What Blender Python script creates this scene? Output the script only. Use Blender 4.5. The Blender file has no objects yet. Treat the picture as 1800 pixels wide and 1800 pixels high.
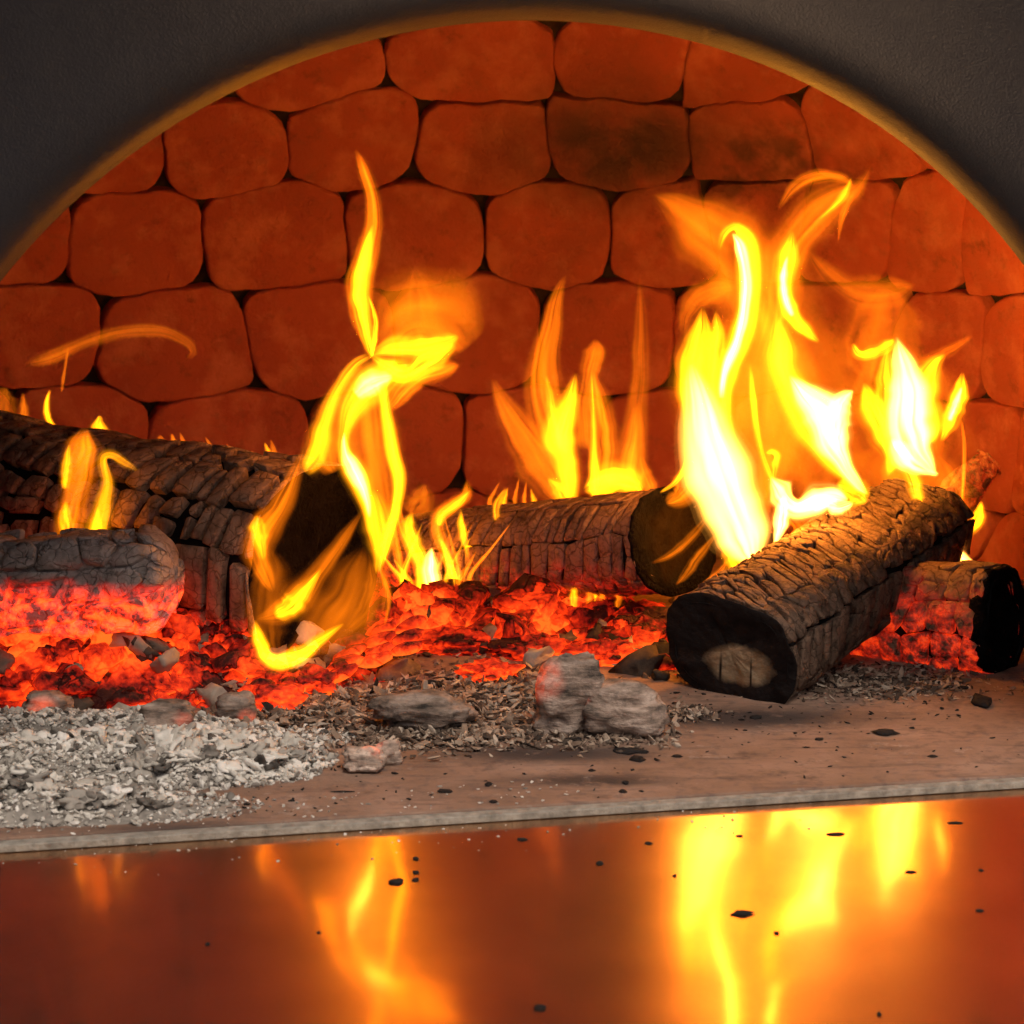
import bpy, bmesh, math, random
from mathutils import Vector, Matrix, noise
from math import sin, cos, pi, sqrt, radians
random.seed(11)
SC = bpy.context.scene
COL = SC.collection
# ---------------------------------------------------------------- camera
CAMH, PITCH, FPX = 0.36, radians(10.1), 4160.0
cam = bpy.data.cameras.new('camera'); camo = bpy.data.objects.new('camera', cam); COL.objects.link(camo)
camo.location = (0, 0, CAMH); camo.rotation_euler = (pi/2 - PITCH, 0, 0)
cam.sensor_width = 36; cam.lens = 36*FPX/1800; cam.clip_start = 0.05; cam.clip_end = 500
cam.dof.use_dof = True; cam.dof.focus_distance = 1.45; cam.dof.aperture_fstop = 22
SC.camera = camo
# ---------------------------------------------------------------- world, sun, exposure
W = bpy.data.worlds.new('World'); SC.world = W; W.use_nodes = True
wn = W.node_tree.nodes; sky = wn.new('ShaderNodeTexSky'); sky.sky_type = 'NISHITA'; sky.sun_disc = False
SUN_EL, SUN_AZ = radians(57), radians(158)
sky.dust_density = 6; sky.air_density = .7; sky.ozone_density = .3; sky.sun_elevation = SUN_EL; sky.sun_rotation = SUN_AZ
W.node_tree.links.new(sky.outputs[0], wn['Background'].inputs[0]); wn['Background'].inputs[1].default_value = 0.075
sd = bpy.data.lights.new('sun', 'SUN'); sd.energy = 1.5; sd.angle = radians(25); sd.color = (1, .90, .78)
so = bpy.data.objects.new('sun', sd); COL.objects.link(so); so.location = (-1, -1, 3)
sundir = Vector((sin(SUN_AZ)*cos(SUN_EL), cos(SUN_AZ)*cos(SUN_EL), sin(SUN_EL)))
so.rotation_euler = sundir.to_track_quat('Z', 'Y').to_euler()
vs = SC.view_settings; vs.view_transform = 'Standard'; vs.look = 'None'; vs.exposure = 0; vs.gamma = 1; vs.use_curve_mapping = False
cy = SC.cycles; cy.use_denoising = True; cy.transparent_max_bounces = 64; cy.max_bounces = 8; cy.volume_bounces = 0
cy.use_adaptive_sampling = True; cy.adaptive_threshold = .045; cy.diffuse_bounces = 3; cy.glossy_bounces = 3; cy.sample_clamp_indirect = 6
# ---------------------------------------------------------------- geometry helpers
CAMP = Vector((0, 0, CAMH)); FW = Vector((0, cos(PITCH), -sin(PITCH))); UP = Vector((0, sin(PITCH), cos(PITCH))); RT = Vector((1, 0, 0))
def ray(px, py): return FW + RT*((px-900)/FPX) - UP*((py-900)/FPX)
def P(px, py, Y):
    d = ray(px, py); return CAMP + d*(Y/d.y)
def G(px, py, z=0.0):
    d = ray(px, py); return CAMP + d*((z-CAMH)/d.z)
def mpp(Y): return Y/(FPX*cos(PITCH))            # metres per photo pixel at depth Y
def new(name, verts, faces, mat=None, parent=None, smooth=False):
    me = bpy.data.meshes.new(name); me.from_pydata([tuple(v) for v in verts], [], faces); me.update()
    if smooth:
        me.polygons.foreach_set('use_smooth', [True]*len(me.polygons))
    o = bpy.data.objects.new(name, me); COL.objects.link(o)
    if mat: me.materials.append(mat)
    if parent: o.parent = parent
    return o
def frombm(name, bm, mat=None, parent=None, smooth=False):
    me = bpy.data.meshes.new(name); bm.to_mesh(me); bm.free()
    if smooth: me.polygons.foreach_set('use_smooth', [True]*len(me.polygons))
    o = bpy.data.objects.new(name, me); COL.objects.link(o)
    if mat: me.materials.append(mat)
    if parent: o.parent = parent
    return o
def tag(o, label=None, cat=None, group=None, kind=None):
    if label: o['label'] = label
    if cat: o['category'] = cat
    if group: o['group'] = group
    if kind: o['kind'] = kind
    return o
def empty(name, label, cat, loc=(0, 0, 0), group=None):
    o = bpy.data.objects.new(name, None); COL.objects.link(o); o.empty_display_size = .02
    o.location = loc
    return tag(o, label, cat, group)
def adopt(o, parent):            # parent without moving it (parents only translate)
    o.parent = parent; o.matrix_parent_inverse = Matrix.Translation(parent.location).inverted()
def smoothstep(a, b, x):
    t = max(0, min(1, (x-a)/(b-a))); return t*t*(3-2*t)
def nz(p, s=1.0, seed=0): return noise.noise(Vector((p[0]*s+seed*7.3, p[1]*s-seed*3.1, p[2]*s+seed*1.7)))
# ---------------------------------------------------------------- materials
class NT:
    def __init__(s, name):
        s.m = bpy.data.materials.new(name); s.m.use_nodes = True; s.t = s.m.node_tree; s.t.nodes.clear()
        s.out = s.t.nodes.new('ShaderNodeOutputMaterial')
    def n(s, typ, props=None, **inp):
        nd = s.t.nodes.new(typ)
        for k, v in (props or {}).items(): setattr(nd, k, v)
        for k, v in inp.items():
            key = int(k[1:]) if k[0] == 'i' and k[1:].isdigit() else k.replace('_', ' ')
            s.set(nd.inputs[key], v)
        return nd
    def set(s, sock, v):
        if hasattr(v, 'is_output'): s.t.links.new(v, sock)
        else: sock.default_value = v
    def ramp(s, fac, stops, interp='LINEAR'):
        nd = s.n('ShaderNodeValToRGB', Fac=fac); cr = nd.color_ramp; cr.interpolation = interp
        while len(cr.elements) < len(stops): cr.elements.new(.5)
        for e, (p, c) in zip(cr.elements, stops):
            e.position = p; e.color = c if len(c) == 4 else (*c, 1)
        return nd.outputs[0]
    def math(s, op, a, b=0.0, clamp=False):
        return s.n('ShaderNodeMath', {'operation': op, 'use_clamp': clamp}, i0=a, i1=b).outputs[0]
    def mix(s, fac, a, b, bt='MIX'):
        nd = s.n('ShaderNodeMix', {'data_type': 'RGBA', 'blend_type': bt})
        s.set(nd.inputs[0], fac); s.set(nd.inputs[6], a if hasattr(a, 'is_output') else (*a, 1)); s.set(nd.inputs[7], b if hasattr(b, 'is_output') else (*b, 1))
        return nd.outputs[2]
    def pos(s): return s.n('ShaderNodeNewGeometry').outputs['Position']
    def noise(s, vec, scale, detail=4, rough=.55):
        return s.n('ShaderNodeTexNoise', Vector=vec, Scale=scale, Detail=detail, Roughness=rough).outputs[0]
    def bump(s, h, strength=.4, dist=.002):
        return s.n('ShaderNodeBump', Height=h, Strength=strength, Distance=dist).outputs[0]
    def bsdf(s, col, rough=.8, normal=None, metal=0.0, em=None, ems=0.0, spec=.4):
        nd = s.n('ShaderNodeBsdfPrincipled')
        s.set(nd.inputs['Base Color'], col if hasattr(col, 'is_output') else (*col, 1)); s.set(nd.inputs['Roughness'], rough)
        s.set(nd.inputs['Metallic'], metal); s.set(nd.inputs['Specular IOR Level'], spec)
        if normal: s.set(nd.inputs['Normal'], normal)
        if em is not None:
            s.set(nd.inputs['Emission Color'], em if hasattr(em, 'is_output') else (*em, 1)); s.set(nd.inputs['Emission Strength'], ems)
        s.t.links.new(nd.outputs[0], s.out.inputs[0]); return nd
    def near(s, centre, radius, squash=(1, 1, 1)):
        """1 at a place, 0 beyond radius (world position)"""
        d = s.n('ShaderNodeVectorMath', {'operation': 'SUBTRACT'}, i0=s.pos(), i1=tuple(centre)).outputs[0]
        d = s.n('ShaderNodeVectorMath', {'operation': 'DIVIDE'}, i0=d, i1=tuple(radius*q for q in squash)).outputs[0]
        l = s.n('ShaderNodeVectorMath', {'operation': 'LENGTH'}, i0=d).outputs['Value']
        return s.n('ShaderNodeMapRange', {'interpolation_type': 'SMOOTHSTEP'}, i0=l, i1=1.0, i2=.2, i3=0.0, i4=1.0).outputs[0]

def m_brick():
    t = NT('fired_brick'); p = t.pos()
    a = t.noise(p, 9, 5); b = t.noise(p, 70, 6, .65); c = t.noise(p, 320, 3)
    rnd = t.n('ShaderNodeObjectInfo').outputs['Random']
    a = t.math('ADD', a, t.math('MULTIPLY', t.math('SUBTRACT', rnd, .5), .16))
    col = t.ramp(a, [(.3, (.48, .118, .078)), (.55, (.60, .150, .098)), (.75, (.68, .20, .13))])
    col = t.mix(t.math('MULTIPLY', rnd, .45), col, (.46, .112, .075))
    col = t.mix(t.ramp(b, [(.55, (0, 0, 0)), (.72, (.35,)*3)]), col, (.22, .12, .09))
    pit = t.noise(p, 38, 6, .7); col = t.mix(t.ramp(pit, [(.30, (.7,)*3), (.42, (0,)*3)]), col, (.24, .085, .06)); col = t.mix(t.ramp(t.noise(p, 27, 5, .6), [(.48, (0,)*3), (.66, (.65,)*3)]), col, (.74, .27, .17))
    soot = t.math('MULTIPLY', t.near(P(1080, 265, 1.86), .095, (1.5, 2.5, .8)), t.ramp(t.noise(p, 22, 4), [(.3, (.5,)*3), (.55, (1,)*3)]))
    soot2 = t.math('MULTIPLY', t.near(P(1330, 300, 1.86), .10, (1.2, 2.5, .6)), t.ramp(t.noise(p, 30, 5), [(.4, (0,)*3), (.65, (.8,)*3)]))
    soot3 = t.math('MULTIPLY', t.near(P(1060, 330, 1.86), .26, (1.2, 2.5, .8)), t.ramp(t.noise(p, 15, 5, .65), [(.36, (.12,)*3), (.68, (.6,)*3)]))
    col = t.mix(soot3, col, (.20, .07, .055))
    col = t.mix(t.math('MAXIMUM', soot, soot2), col, (.085, .05, .048))
    h = t.math('ADD', t.math('MULTIPLY', b, .6), t.math('MULTIPLY', c, .4)); h = t.math('ADD', h, pit)
    t.bsdf(col, .9, t.bump(h, .55, .004), spec=.2); return t.m
def m_simple(name, col, rough=.9, nscale=60, var=.4, bump=.4, metal=0.0, spec=.3, dist=.002):
    t = NT(name); p = t.pos(); a = t.noise(p, nscale, 5)
    d = tuple(c*(1-var) for c in col); l = tuple(min(1, c*(1+var)) for c in col)
    t.bsdf(t.ramp(a, [(.3, d), (.7, l)]), rough, t.bump(t.noise(p, nscale*3, 4), bump, dist), metal, spec=spec); return t.m
def m_char(name, ash, dark, ashlo=.42, ashhi=.6, glow=0.0, gz=.03, gh=.03, scale=45, gsoft=(.44, .57, 0.0)):
    """charred wood: ash-dusted brown-grey skin over black; glows where it lies in the embers"""
    t = NT(name); p = t.pos()
    a = t.noise(p, scale, 5, .6); b = t.noise(p, scale*5, 5, .65)
    rnd = t.n('ShaderNodeNewGeometry').outputs['Random Per Island']
    col = t.ramp(a, [(ashlo-.15, dark), (ashlo, tuple((x+y)/2 for x, y in zip(dark, ash))), (ashhi, ash)])
    col = t.mix(t.ramp(b, [(.5, (0,)*3), (.68, (.6,)*3)]), col, dark)
    wv = t.n('ShaderNodeTexNoise', Vector=p, Scale=60.0, Detail=4.0).outputs[1]
    pw = t.n('ShaderNodeVectorMath', {'operation': 'MULTIPLY_ADD'}, i0=wv, i1=(.016,)*3, i2=p).outputs[0]
    ve = t.n('ShaderNodeTexVoronoi', {'feature': 'DISTANCE_TO_EDGE'}, Vector=pw, Scale=105.0).outputs[0]
    crk = t.ramp(ve, [(.0, (1,)*3), (.05, (0,)*3)])
    col = t.mix(t.math('MULTIPLY', crk, .4), col, tuple(c*.4 for c in dark))
    n = t.bump(t.math('SUBTRACT', t.math('ADD', t.math('MULTIPLY', b, .7), a), t.math('MULTIPLY', crk, .5)), .7, .003)
    if glow:
        sep = t.n('ShaderNodeSeparateXYZ', Vector=p).outputs[2]
        lo = t.n('ShaderNodeMapRange', i0=sep, i1=gz+gh, i2=gz, i3=0.0, i4=1.0).outputs[0]
        k = t.math('MULTIPLY', lo, t.ramp(t.noise(p, 95, 6, .7), [(gsoft[0], (gsoft[2],)*3), (gsoft[1], (1,)*3)]))
        ec_ = t.ramp(k, [(.05, (0, 0, 0)), (.35, (.30, .006, .002)), (.65, (.9, .035, .004)), (.95, (1, .085, .007))])
        t.bsdf(col, .9, n, em=ec_, ems=glow, spec=.2)
    else: t.bsdf(col, .9, n, spec=.2)
    return t.m
def m_ember(name, strength, bias=0.0, ashy=(.06, .028, .02)):
    t = NT(name); p = t.pos()
    big = t.noise(p, 16, 3, .5); mid = t.noise(p, 60, 4, .6); fine = t.noise(p, 210, 4, .6)
    rnd = t.n('ShaderNodeNewGeometry').outputs['Random Per Island']
    wv = t.n('ShaderNodeTexNoise', Vector=p, Scale=70.0, Detail=3.0).outputs[1]
    pw = t.n('ShaderNodeVectorMath', {'operation': 'MULTIPLY_ADD'}, i0=wv, i1=(.022,)*3, i2=p).outputs[0]
    sq_ = t.n('ShaderNodeVectorMath', {'operation': 'MULTIPLY'}, i0=pw, i1=(.75, 1.1, 1.5)).outputs[0]
    ve = t.n('ShaderNodeTexVoronoi', {'feature': 'DISTANCE_TO_EDGE'}, Vector=sq_, Scale=46.0).outputs[0]
    vc = t.n('ShaderNodeSeparateColor', i0=t.n('ShaderNodeTexVoronoi', Vector=sq_, Scale=46.0).outputs[1]).outputs[0]
    edge = t.ramp(ve, [(.0, (0,)*3), (.07, (1,)*3)])
    heat_shade = t.math('ADD', t.math('MULTIPLY', big, 1.35), t.math('MULTIPLY', mid, .45))
    heat_shade = t.math('ADD', heat_shade, t.math('MULTIPLY', t.math('SUBTRACT', rnd, .5), .16)); heat_shade = t.math('ADD', heat_shade, t.math('MULTIPLY', t.math('SUBTRACT', vc, .5), .26)); heat_shade = t.math('ADD', heat_shade, t.math('MULTIPLY', t.math('SUBTRACT', edge, .75), .10)); heat_shade = t.math('ADD', heat_shade, t.math('MULTIPLY', t.math('SUBTRACT', fine, .5), .5))
    nzv = t.n('ShaderNodeSeparateXYZ', Vector=t.n('ShaderNodeNewGeometry').outputs['Normal']).outputs[2]
    heat_shade = t.math('ADD', heat_shade, t.math('MULTIPLY', t.math('SUBTRACT', .42, nzv), .20))  # upward faces dimmer, side faces brighter: form shading put into the emission
    cr = t.n('ShaderNodeAttribute', {'attribute_name': 'crease'}).outputs['Fac']
    heat_shade = t.math('ADD', heat_shade, t.math('MULTIPLY', cr, .24))
    heat_shade = t.math('ADD', heat_shade, bias-.46)
    e = t.ramp(heat_shade, [(.34, (.01, 0, 0)), (.46, (.17, .003, .001)), (.58, (.52, .016, .002)), (.72, (.95, .050, .005)), (.90, (1, .14, .012))])
    col = t.ramp(fine, [(.35, (.02, .015, .014)), (.6, ashy)])
    t.bsdf(col, .95, t.bump(t.math('ADD', t.math('ADD', mid, edge), t.math('MULTIPLY', fine, .5)), .8, .003), em=e, ems=strength, spec=.1); return t.m
def m_flake(name, stops, bump=.5):
    t = NT(name); p = t.pos()
    rnd = t.n('ShaderNodeNewGeometry').outputs['Random Per Island']
    a = t.noise(p, 160, 4)
    f = t.math('ADD', t.math('MULTIPLY', rnd, .75), t.math('MULTIPLY', a, .25))
    t.bsdf(t.ramp(f, stops), .95, t.bump(t.noise(p, 600, 3), bump, .001), spec=.15); return t.m
def m_coal(name, glowpos=None, glowr=.012, tone=1.0, strata=True):
    t = NT(name); p = t.pos()
    sep = t.n('ShaderNodeMapping', i0=p); sep.inputs['Scale'].default_value = (1, 1, 4)
    a = t.noise(sep.outputs[0], 50, 5, .6); b = t.noise(p, 260, 4, .6)
    col = t.ramp(a, [(.3, (.05*tone, .042*tone, .036*tone)), (.48, (.28*tone, .205*tone, .16*tone)), (.66, (.50*tone, .39*tone, .32*tone))])
    col = t.mix(t.ramp(b, [(.5, (0,)*3), (.7, (.5,)*3)]), col, (.08, .07, .065))
    n = t.bump(t.math('ADD', a, t.math('MULTIPLY', b, .5)), .8, .003)
    if glowpos is not None:
        k = t.math('MULTIPLY', t.near(glowpos, glowr), t.ramp(t.noise(p, 120, 3), [(.35, (.1,)*3), (.6, (1,)*3)]))
        t.bsdf(col, .95, n, em=(1, .075, .012), ems=t.math('MULTIPLY', k, .8), spec=.1)
    else: t.bsdf(col, .95, n, spec=.1)
    t.m.cycles.emission_sampling = 'NONE'
    return t.m
_fm = {}
FCOL = {'o': (1, .19, .003), 'y': (1, .31, .003), 'w': (1, .38, .05)}; FLC = {'o': 1.9, 'y': 2.5, 'w': 4.6}
def m_flame(cls, strength):
    key = (cls, round(strength, 1))
    if key not in _fm:
        t = NT('flame_gas'); e = t.n('ShaderNodeEmission', Color=(*FCOL[cls], 1), Strength=strength)
        t.t.links.new(e.outputs[0], t.out.inputs['Volume']); _fm[key] = t.m
        try: t.m.cycles.homogeneous_volume = True
        except Exception: pass
    return _fm[key]
M = {}
M['brick'] = m_brick()
M['mortar'] = m_simple('sooty_mortar', (.04, .027, .023), .95, 80, .4)
M['char_core'] = m_simple('black_char', (.012, .010, .010), .95, 120, .5, .6, spec=.08)
M['char_end'] = m_simple('charred_end_grain', (.007, .0055, .0055), .95, 90, .6, 1.0, spec=.05, dist=.005)
M['hearth_under'] = m_simple('refractory_back', (.25, .2, .17))
def m_hood():
    t = NT('dark_powder_coated_steel'); p = t.pos()
    a = t.noise(p, 6, 4); b = t.noise(p, 900, 2)
    col = t.ramp(a, [(.35, (.010, .0155, .027)), (.65, (.016, .024, .038))])
    t.bsdf(t.mix(t.ramp(t.noise(p, 90, 5, .7), [(.5, (0,)*3), (.7, (.5,)*3)]), col, (.028, .030, .036)), .42, t.bump(t.math('ADD', b, t.math('MULTIPLY', t.noise(p, 120, 4), .8)), .22, .001), spec=.5); return t.m
M['hood'] = m_hood()
def m_hearth():
    t = NT('hearth_stone'); p = t.pos()
    a = t.noise(p, 14, 6, .6); b = t.noise(p, 120, 6, .65)
    mp = t.n('ShaderNodeMapping', i0=p); mp.inputs['Scale'].default_value = (9, 60, 60); mp.inputs['Rotation'].default_value = (0, 0, .2)
    s = t.noise(mp.outputs[0], 2.2, 4)
    col = t.ramp(a, [(.3, (.20, .118, .078)), (.55, (.29, .178, .125)), (.75, (.38, .25, .185))])
    col = t.mix(t.ramp(b, [(.52, (0,)*3), (.7, (.75,)*3)]), col, (.13, .09, .08))
    col = t.mix(t.ramp(s, [(.54, (0,)*3), (.70, (.6,)*3)]), col, (.11, .072, .06))
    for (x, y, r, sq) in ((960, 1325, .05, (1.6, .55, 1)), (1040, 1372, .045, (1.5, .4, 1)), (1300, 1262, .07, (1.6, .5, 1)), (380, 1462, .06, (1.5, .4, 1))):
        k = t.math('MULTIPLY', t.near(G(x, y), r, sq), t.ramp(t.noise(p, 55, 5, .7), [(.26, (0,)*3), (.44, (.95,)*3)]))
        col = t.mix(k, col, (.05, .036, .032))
    col = t.mix(t.ramp(t.noise(p, 34, 6, .7), [(.54, (0,)*3), (.68, (.7,)*3)]), col, (.085, .055, .045))
    col = t.mix(t.ramp(t.noise(p, 21, 6, .75), [(.60, (0,)*3), (.74, (.6,)*3)]), col, (.50, .42, .36))
    t.bsdf(col, .85, t.bump(t.math('ADD', b, a), .5, .002), spec=.3); return t.m
M['hearth'] = m_hearth()
M['hearth_edge'] = m_simple('pale_hearth_edge', (.29, .265, .225), .85, 160, .35, .7)
def m_steel():
    t = NT('polished_shelf_steel'); p = t.pos()
    mp = t.n('ShaderNodeMapping', i0=p); mp.inputs['Scale'].default_value = (3, 160, 1); mp.inputs['Rotation'].default_value = (0, 0, .15)
    s = t.noise(mp.outputs[0], 1.6, 5, .6); a = t.noise(p, 13, 3)
    wav = t.noise(p, 7, 2)
    col = t.ramp(a, [(.3, (.62, .42, .28)), (.7, (.76, .54, .37))])
    nrm = t.bump(t.math('ADD', t.math('MULTIPLY', s, .004), wav), .10, .006)
    g1 = t.n('ShaderNodeBsdfGlossy', Color=col, Roughness=.085, Normal=nrm)
    g2 = t.n('ShaderNodeBsdfGlossy', Color=col, Roughness=.27, Normal=nrm)
    mx = t.n('ShaderNodeMixShader', i0=.66, i1=g1.outputs[0], i2=g2.outputs[0])
    d = t.n('ShaderNodeBsdfDiffuse', Color=(.30, .17, .13, 1))
    mx2 = t.n('ShaderNodeMixShader', i0=.06, i1=mx.outputs[0], i2=d.outputs[0])
    t.t.links.new(mx2.outputs[0], t.out.inputs[0]); return t.m
M['steel'] = m_steel()
# ---------------------------------------------------------------- the oven frame: U along the hearth's front edge, V inward
E0, E1 = G(0, 1480), G(1800, 1368)
AU = (E1-E0).normalized(); AU.z = 0; AU.normalize(); AV = Vector((-AU.y, AU.x, 0))
E_mid = E0 + (E1-E0)*((0-E0.x)/(E1.x-E0.x))       # front edge straight ahead of the camera
def OV(u, v, z): return E_mid + AU*u + AV*v + Vector((0, 0, z))
oven = empty('brick_oven', 'domed brick oven with dark metal arch mouth and polished steel shelf', 'oven', OV(0, .36, 0))
def op(name, verts, faces, mat, smooth=False, parent=None):
    o = new(name, verts, faces, mat, None, smooth); adopt(o, oven); return o
# hearth slab
def slab(name, u0, u1, v0, v1, z0, z1, bev, mat):
    bm = bmesh.new(); bmesh.ops.create_cube(bm, size=1)
    for v in bm.verts:
        v.co = OV(u0 + (u1-u0)*(v.co.x+.5), v0+(v1-v0)*(v.co.y+.5), z0+(z1-z0)*(v.co.z+.5))
    if bev: bmesh.ops.bevel(bm, geom=list(bm.edges), offset=bev, segments=3, affect='EDGES', profile=.5)
    o = frombm(name, bm, mat); adopt(o, oven); return o
slab('hearth_slab', -.50, .50, .006, .86, -.045, 0, .0015, M['hearth'])
slab('hearth_edge', -.50, .50, -.003, .0055, -.0047, -.0009, .0006, M['hearth_edge'])
slab('shelf', -.55, .55, -.34, .0, -.012, -.0050, .002, M['steel'])
slab('shelf_lip', -.55, .55, -.350, -.3405, -.05, -.0050, .002, M['steel'])
# arch: legs + half circle, radius AR, springing at AZ
AR, AZ, AC = .340, .054, .0186
def arch_pt(s, r):               # s 0..1 along the arch, r outward offset
    leg = AZ+.05; arc = pi*AR; tot = 2*leg+arc; d = s*tot
    if d < leg: return (-(AR+r), d-.05)
    if d > tot-leg: return (AR+r, (tot-d)-.05)
    a = pi-(d-leg)/AR; return ((AR+r)*cos(a), AZ+(AR+r)*sin(a))
def arch_sweep(name, prof, mat, n=96):
    vs, fs = [], []
    for i in range(n+1):
        for (r, v) in prof:
            u, z = arch_pt(i/n, r); vs.append(OV(AC+u, v, z))
    k = len(prof)
    for i in range(n):
        for j in range(k-1):
            fs.append((i*k+j, i*k+j+1, (i+1)*k+j+1, (i+1)*k+j))
    return op(name, vs, fs, mat, True)
def curve_prof(pts, n=40):
    out = []
    for q in range(n+1):
        t = q/n*(len(pts)-1); i = min(int(t), len(pts)-2); f = t-i
        p0, p1, p2, p3 = pts[max(i-1, 0)], pts[i], pts[i+1], pts[min(i+2, len(pts)-1)]
        out.append(tuple(.5*((2*p1[k])+(-p0[k]+p2[k])*f+(2*p0[k]-5*p1[k]+4*p2[k]-p3[k])*f*f+(-p0[k]+3*p1[k]-3*p2[k]+p3[k])*f**3) for k in range(len(p0))))
    return out
arch_sweep('arch_throat', curve_prof([(.0, .033), (.0025, .024), (.007, .014), (.015, .005), (.027, -.004), (.042, -.013), (.060, -.024), (.080, -.036), (.10, -.048)]), M['hood'])
arch_sweep('arch_collar', curve_prof([(.1005, -.0485), (.112, -.056), (.125, -.065), (.14, -.074), (.165, -.084), (.22, -.095), (.30, -.10)]), M['hood'])
# front wall behind the collar, with the arch opening, closing the dome's mouth
vs, fs = [], []
for i in range(97):
    for r in (.001, .10, .2, .34):
        u, z = arch_pt(i/96, r); vs.append(OV(AC+u, .0345, z))
for i in range(96):
    for j in range(3): fs.append((i*4+j, i*4+j+1, i*4+j+5, i*4+j+4))
op('front_wall', vs, fs, M['mortar'])
# ---------------------------------------------------------------- dome and its bricks
DA, DB, DC, DN, DV, DBF = .50, .42, .54, 2.5, .375, .62
def dome_f(p, grow=0.0):
    q = p-E_mid; u = q.dot(AU); v = q.dot(AV)-DV; z = max(q.z, 0)
    return (abs(u)/(DA+grow))**DN + (abs(v)/((DB if v > 0 else DBF)+grow))**DN + (z/(DC+grow))**DN - 1
def dome_n(p):                   # inward normal
    e = 1e-4
    g = Vector((dome_f(p+Vector((e, 0, 0)))-dome_f(p-Vector((e, 0, 0))), dome_f(p+Vector((0, e, 0)))-dome_f(p-Vector((0, e, 0))), dome_f(p+Vector((0, 0, e)))-dome_f(p-Vector((0, 0, e)))))
    return -g.normalized()
def dome_hit(px, py):
    d = ray(px, py).normalized(); lo = None
    for k in range(60, 0, -1):
        t = .9+k*.025
        if dome_f(CAMP+d*t) < 0: lo = t; break
    if lo is None: return None
    hi = lo+.03
    for _ in range(22):
        m = (lo+hi)/2
        if dome_f(CAMP+d*m) < 0: lo = m
        else: hi = m
    return CAMP+d*lo
vs, fs = [], []
NU, NV = 64, 20
gr = .016
def spow(c): return math.copysign(abs(c)**(2/DN), c)
for j in range(NV+1):
    b = (pi/2)*j/NV
    for i in range(NU):
        a = 2*pi*i/NU
        vs.append(OV((DA+gr)*spow(cos(a))*abs(cos(b))**(2/DN), DV+((DB if sin(a) > 0 else DBF)+gr)*spow(sin(a))*abs(cos(b))**(2/DN), (DC+gr)*abs(sin(b))**(2/DN)-.02))
for j in range(NV):
    for i in range(NU):
        q = (j*NU+i, j*NU+(i+1) % NU, (j+1)*NU+(i+1) % NU, (j+1)*NU+i)
        if all((vs[k]-E_mid).dot(AV) > .03 for k in q): fs.append(q)
dome = op('dome', vs, fs, M['mortar'], True)
cent = [(520,125),(840,105),(1110,108),(1300,118),(1490,225),(190,262),(385,255),(625,245),(843,252),(1085,248),(1335,238),
 (20,415),(228,420),(490,415),(728,410),(975,408),(1165,415),(1330,400),(1490,410),(1635,418),(1745,420),(1850,400),
 (40,592),(310,608),(560,592),(828,582),(1078,588),(1290,590),(1480,590),(1645,615),(1800,620),(1930,600),
 (-70,770),(115,775),(400,785),(690,785),(940,790),(1180,790),(1400,790),(1580,790),(1700,800),(1880,810),
 (-120,960),(60,950),(290,960),(540,965),(800,960),(1060,965),(1290,960),(1490,960),(1650,985),(1765,1010),(1930,1000),
 (-60,250),(-200,420),(-170,590),(-250,770),(300,115),(100,100),(-60,90),(1660,190),(1800,180),(1650,60),(1480,30),(700,-40),(950,-50),(1180,-45),(420,-40),(200,-40),
 (1980,400),(1960,210),(1960,760)]
def clip(poly, mid, nrm):
    out = []
    for i in range(len(poly)):
        a, b = poly[i], poly[(i+1) % len(poly)]
        da = (a[0]-mid[0])*nrm[0]+(a[1]-mid[1])*nrm[1]; db = (b[0]-mid[0])*nrm[0]+(b[1]-mid[1])*nrm[1]
        if da <= 0: out.append(a)
        if (da < 0) != (db < 0):
            f = da/(da-db); out.append((a[0]+(b[0]-a[0])*f, a[1]+(b[1]-a[1])*f))
    return out
def lerp2(a, b, f): return (a[0]+(b[0]-a[0])*f, a[1]+(b[1]-a[1])*f)
def rounded(poly, r, seg=5):
    out = []; n = len(poly)
    for i in range(n):
        p, c, q = poly[i-1], poly[i], poly[(i+1) % n]
        lp = math.dist(p, c); lq = math.dist(q, c)
        if lp < 1e-6 or lq < 1e-6: continue
        rr = r*random.uniform(.6, 1.5)
        a = lerp2(c, p, min(rr/lp, .46)); b = lerp2(c, q, min(rr/lq, .46))
        for k in range(seg+1):
            t = k/seg; out.append(lerp2(lerp2(a, c, t), lerp2(c, b, t), t))
    return out
def resample(poly, step=14):
    out = []
    for i in range(len(poly)):
        a, b = poly[i], poly[(i+1) % len(poly)]; L = math.dist(a, b)
        k = max(1, int(L/step)) if L > 2 else 0
        for j in range(k): out.append(lerp2(a, b, j/k))
    return out
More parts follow.
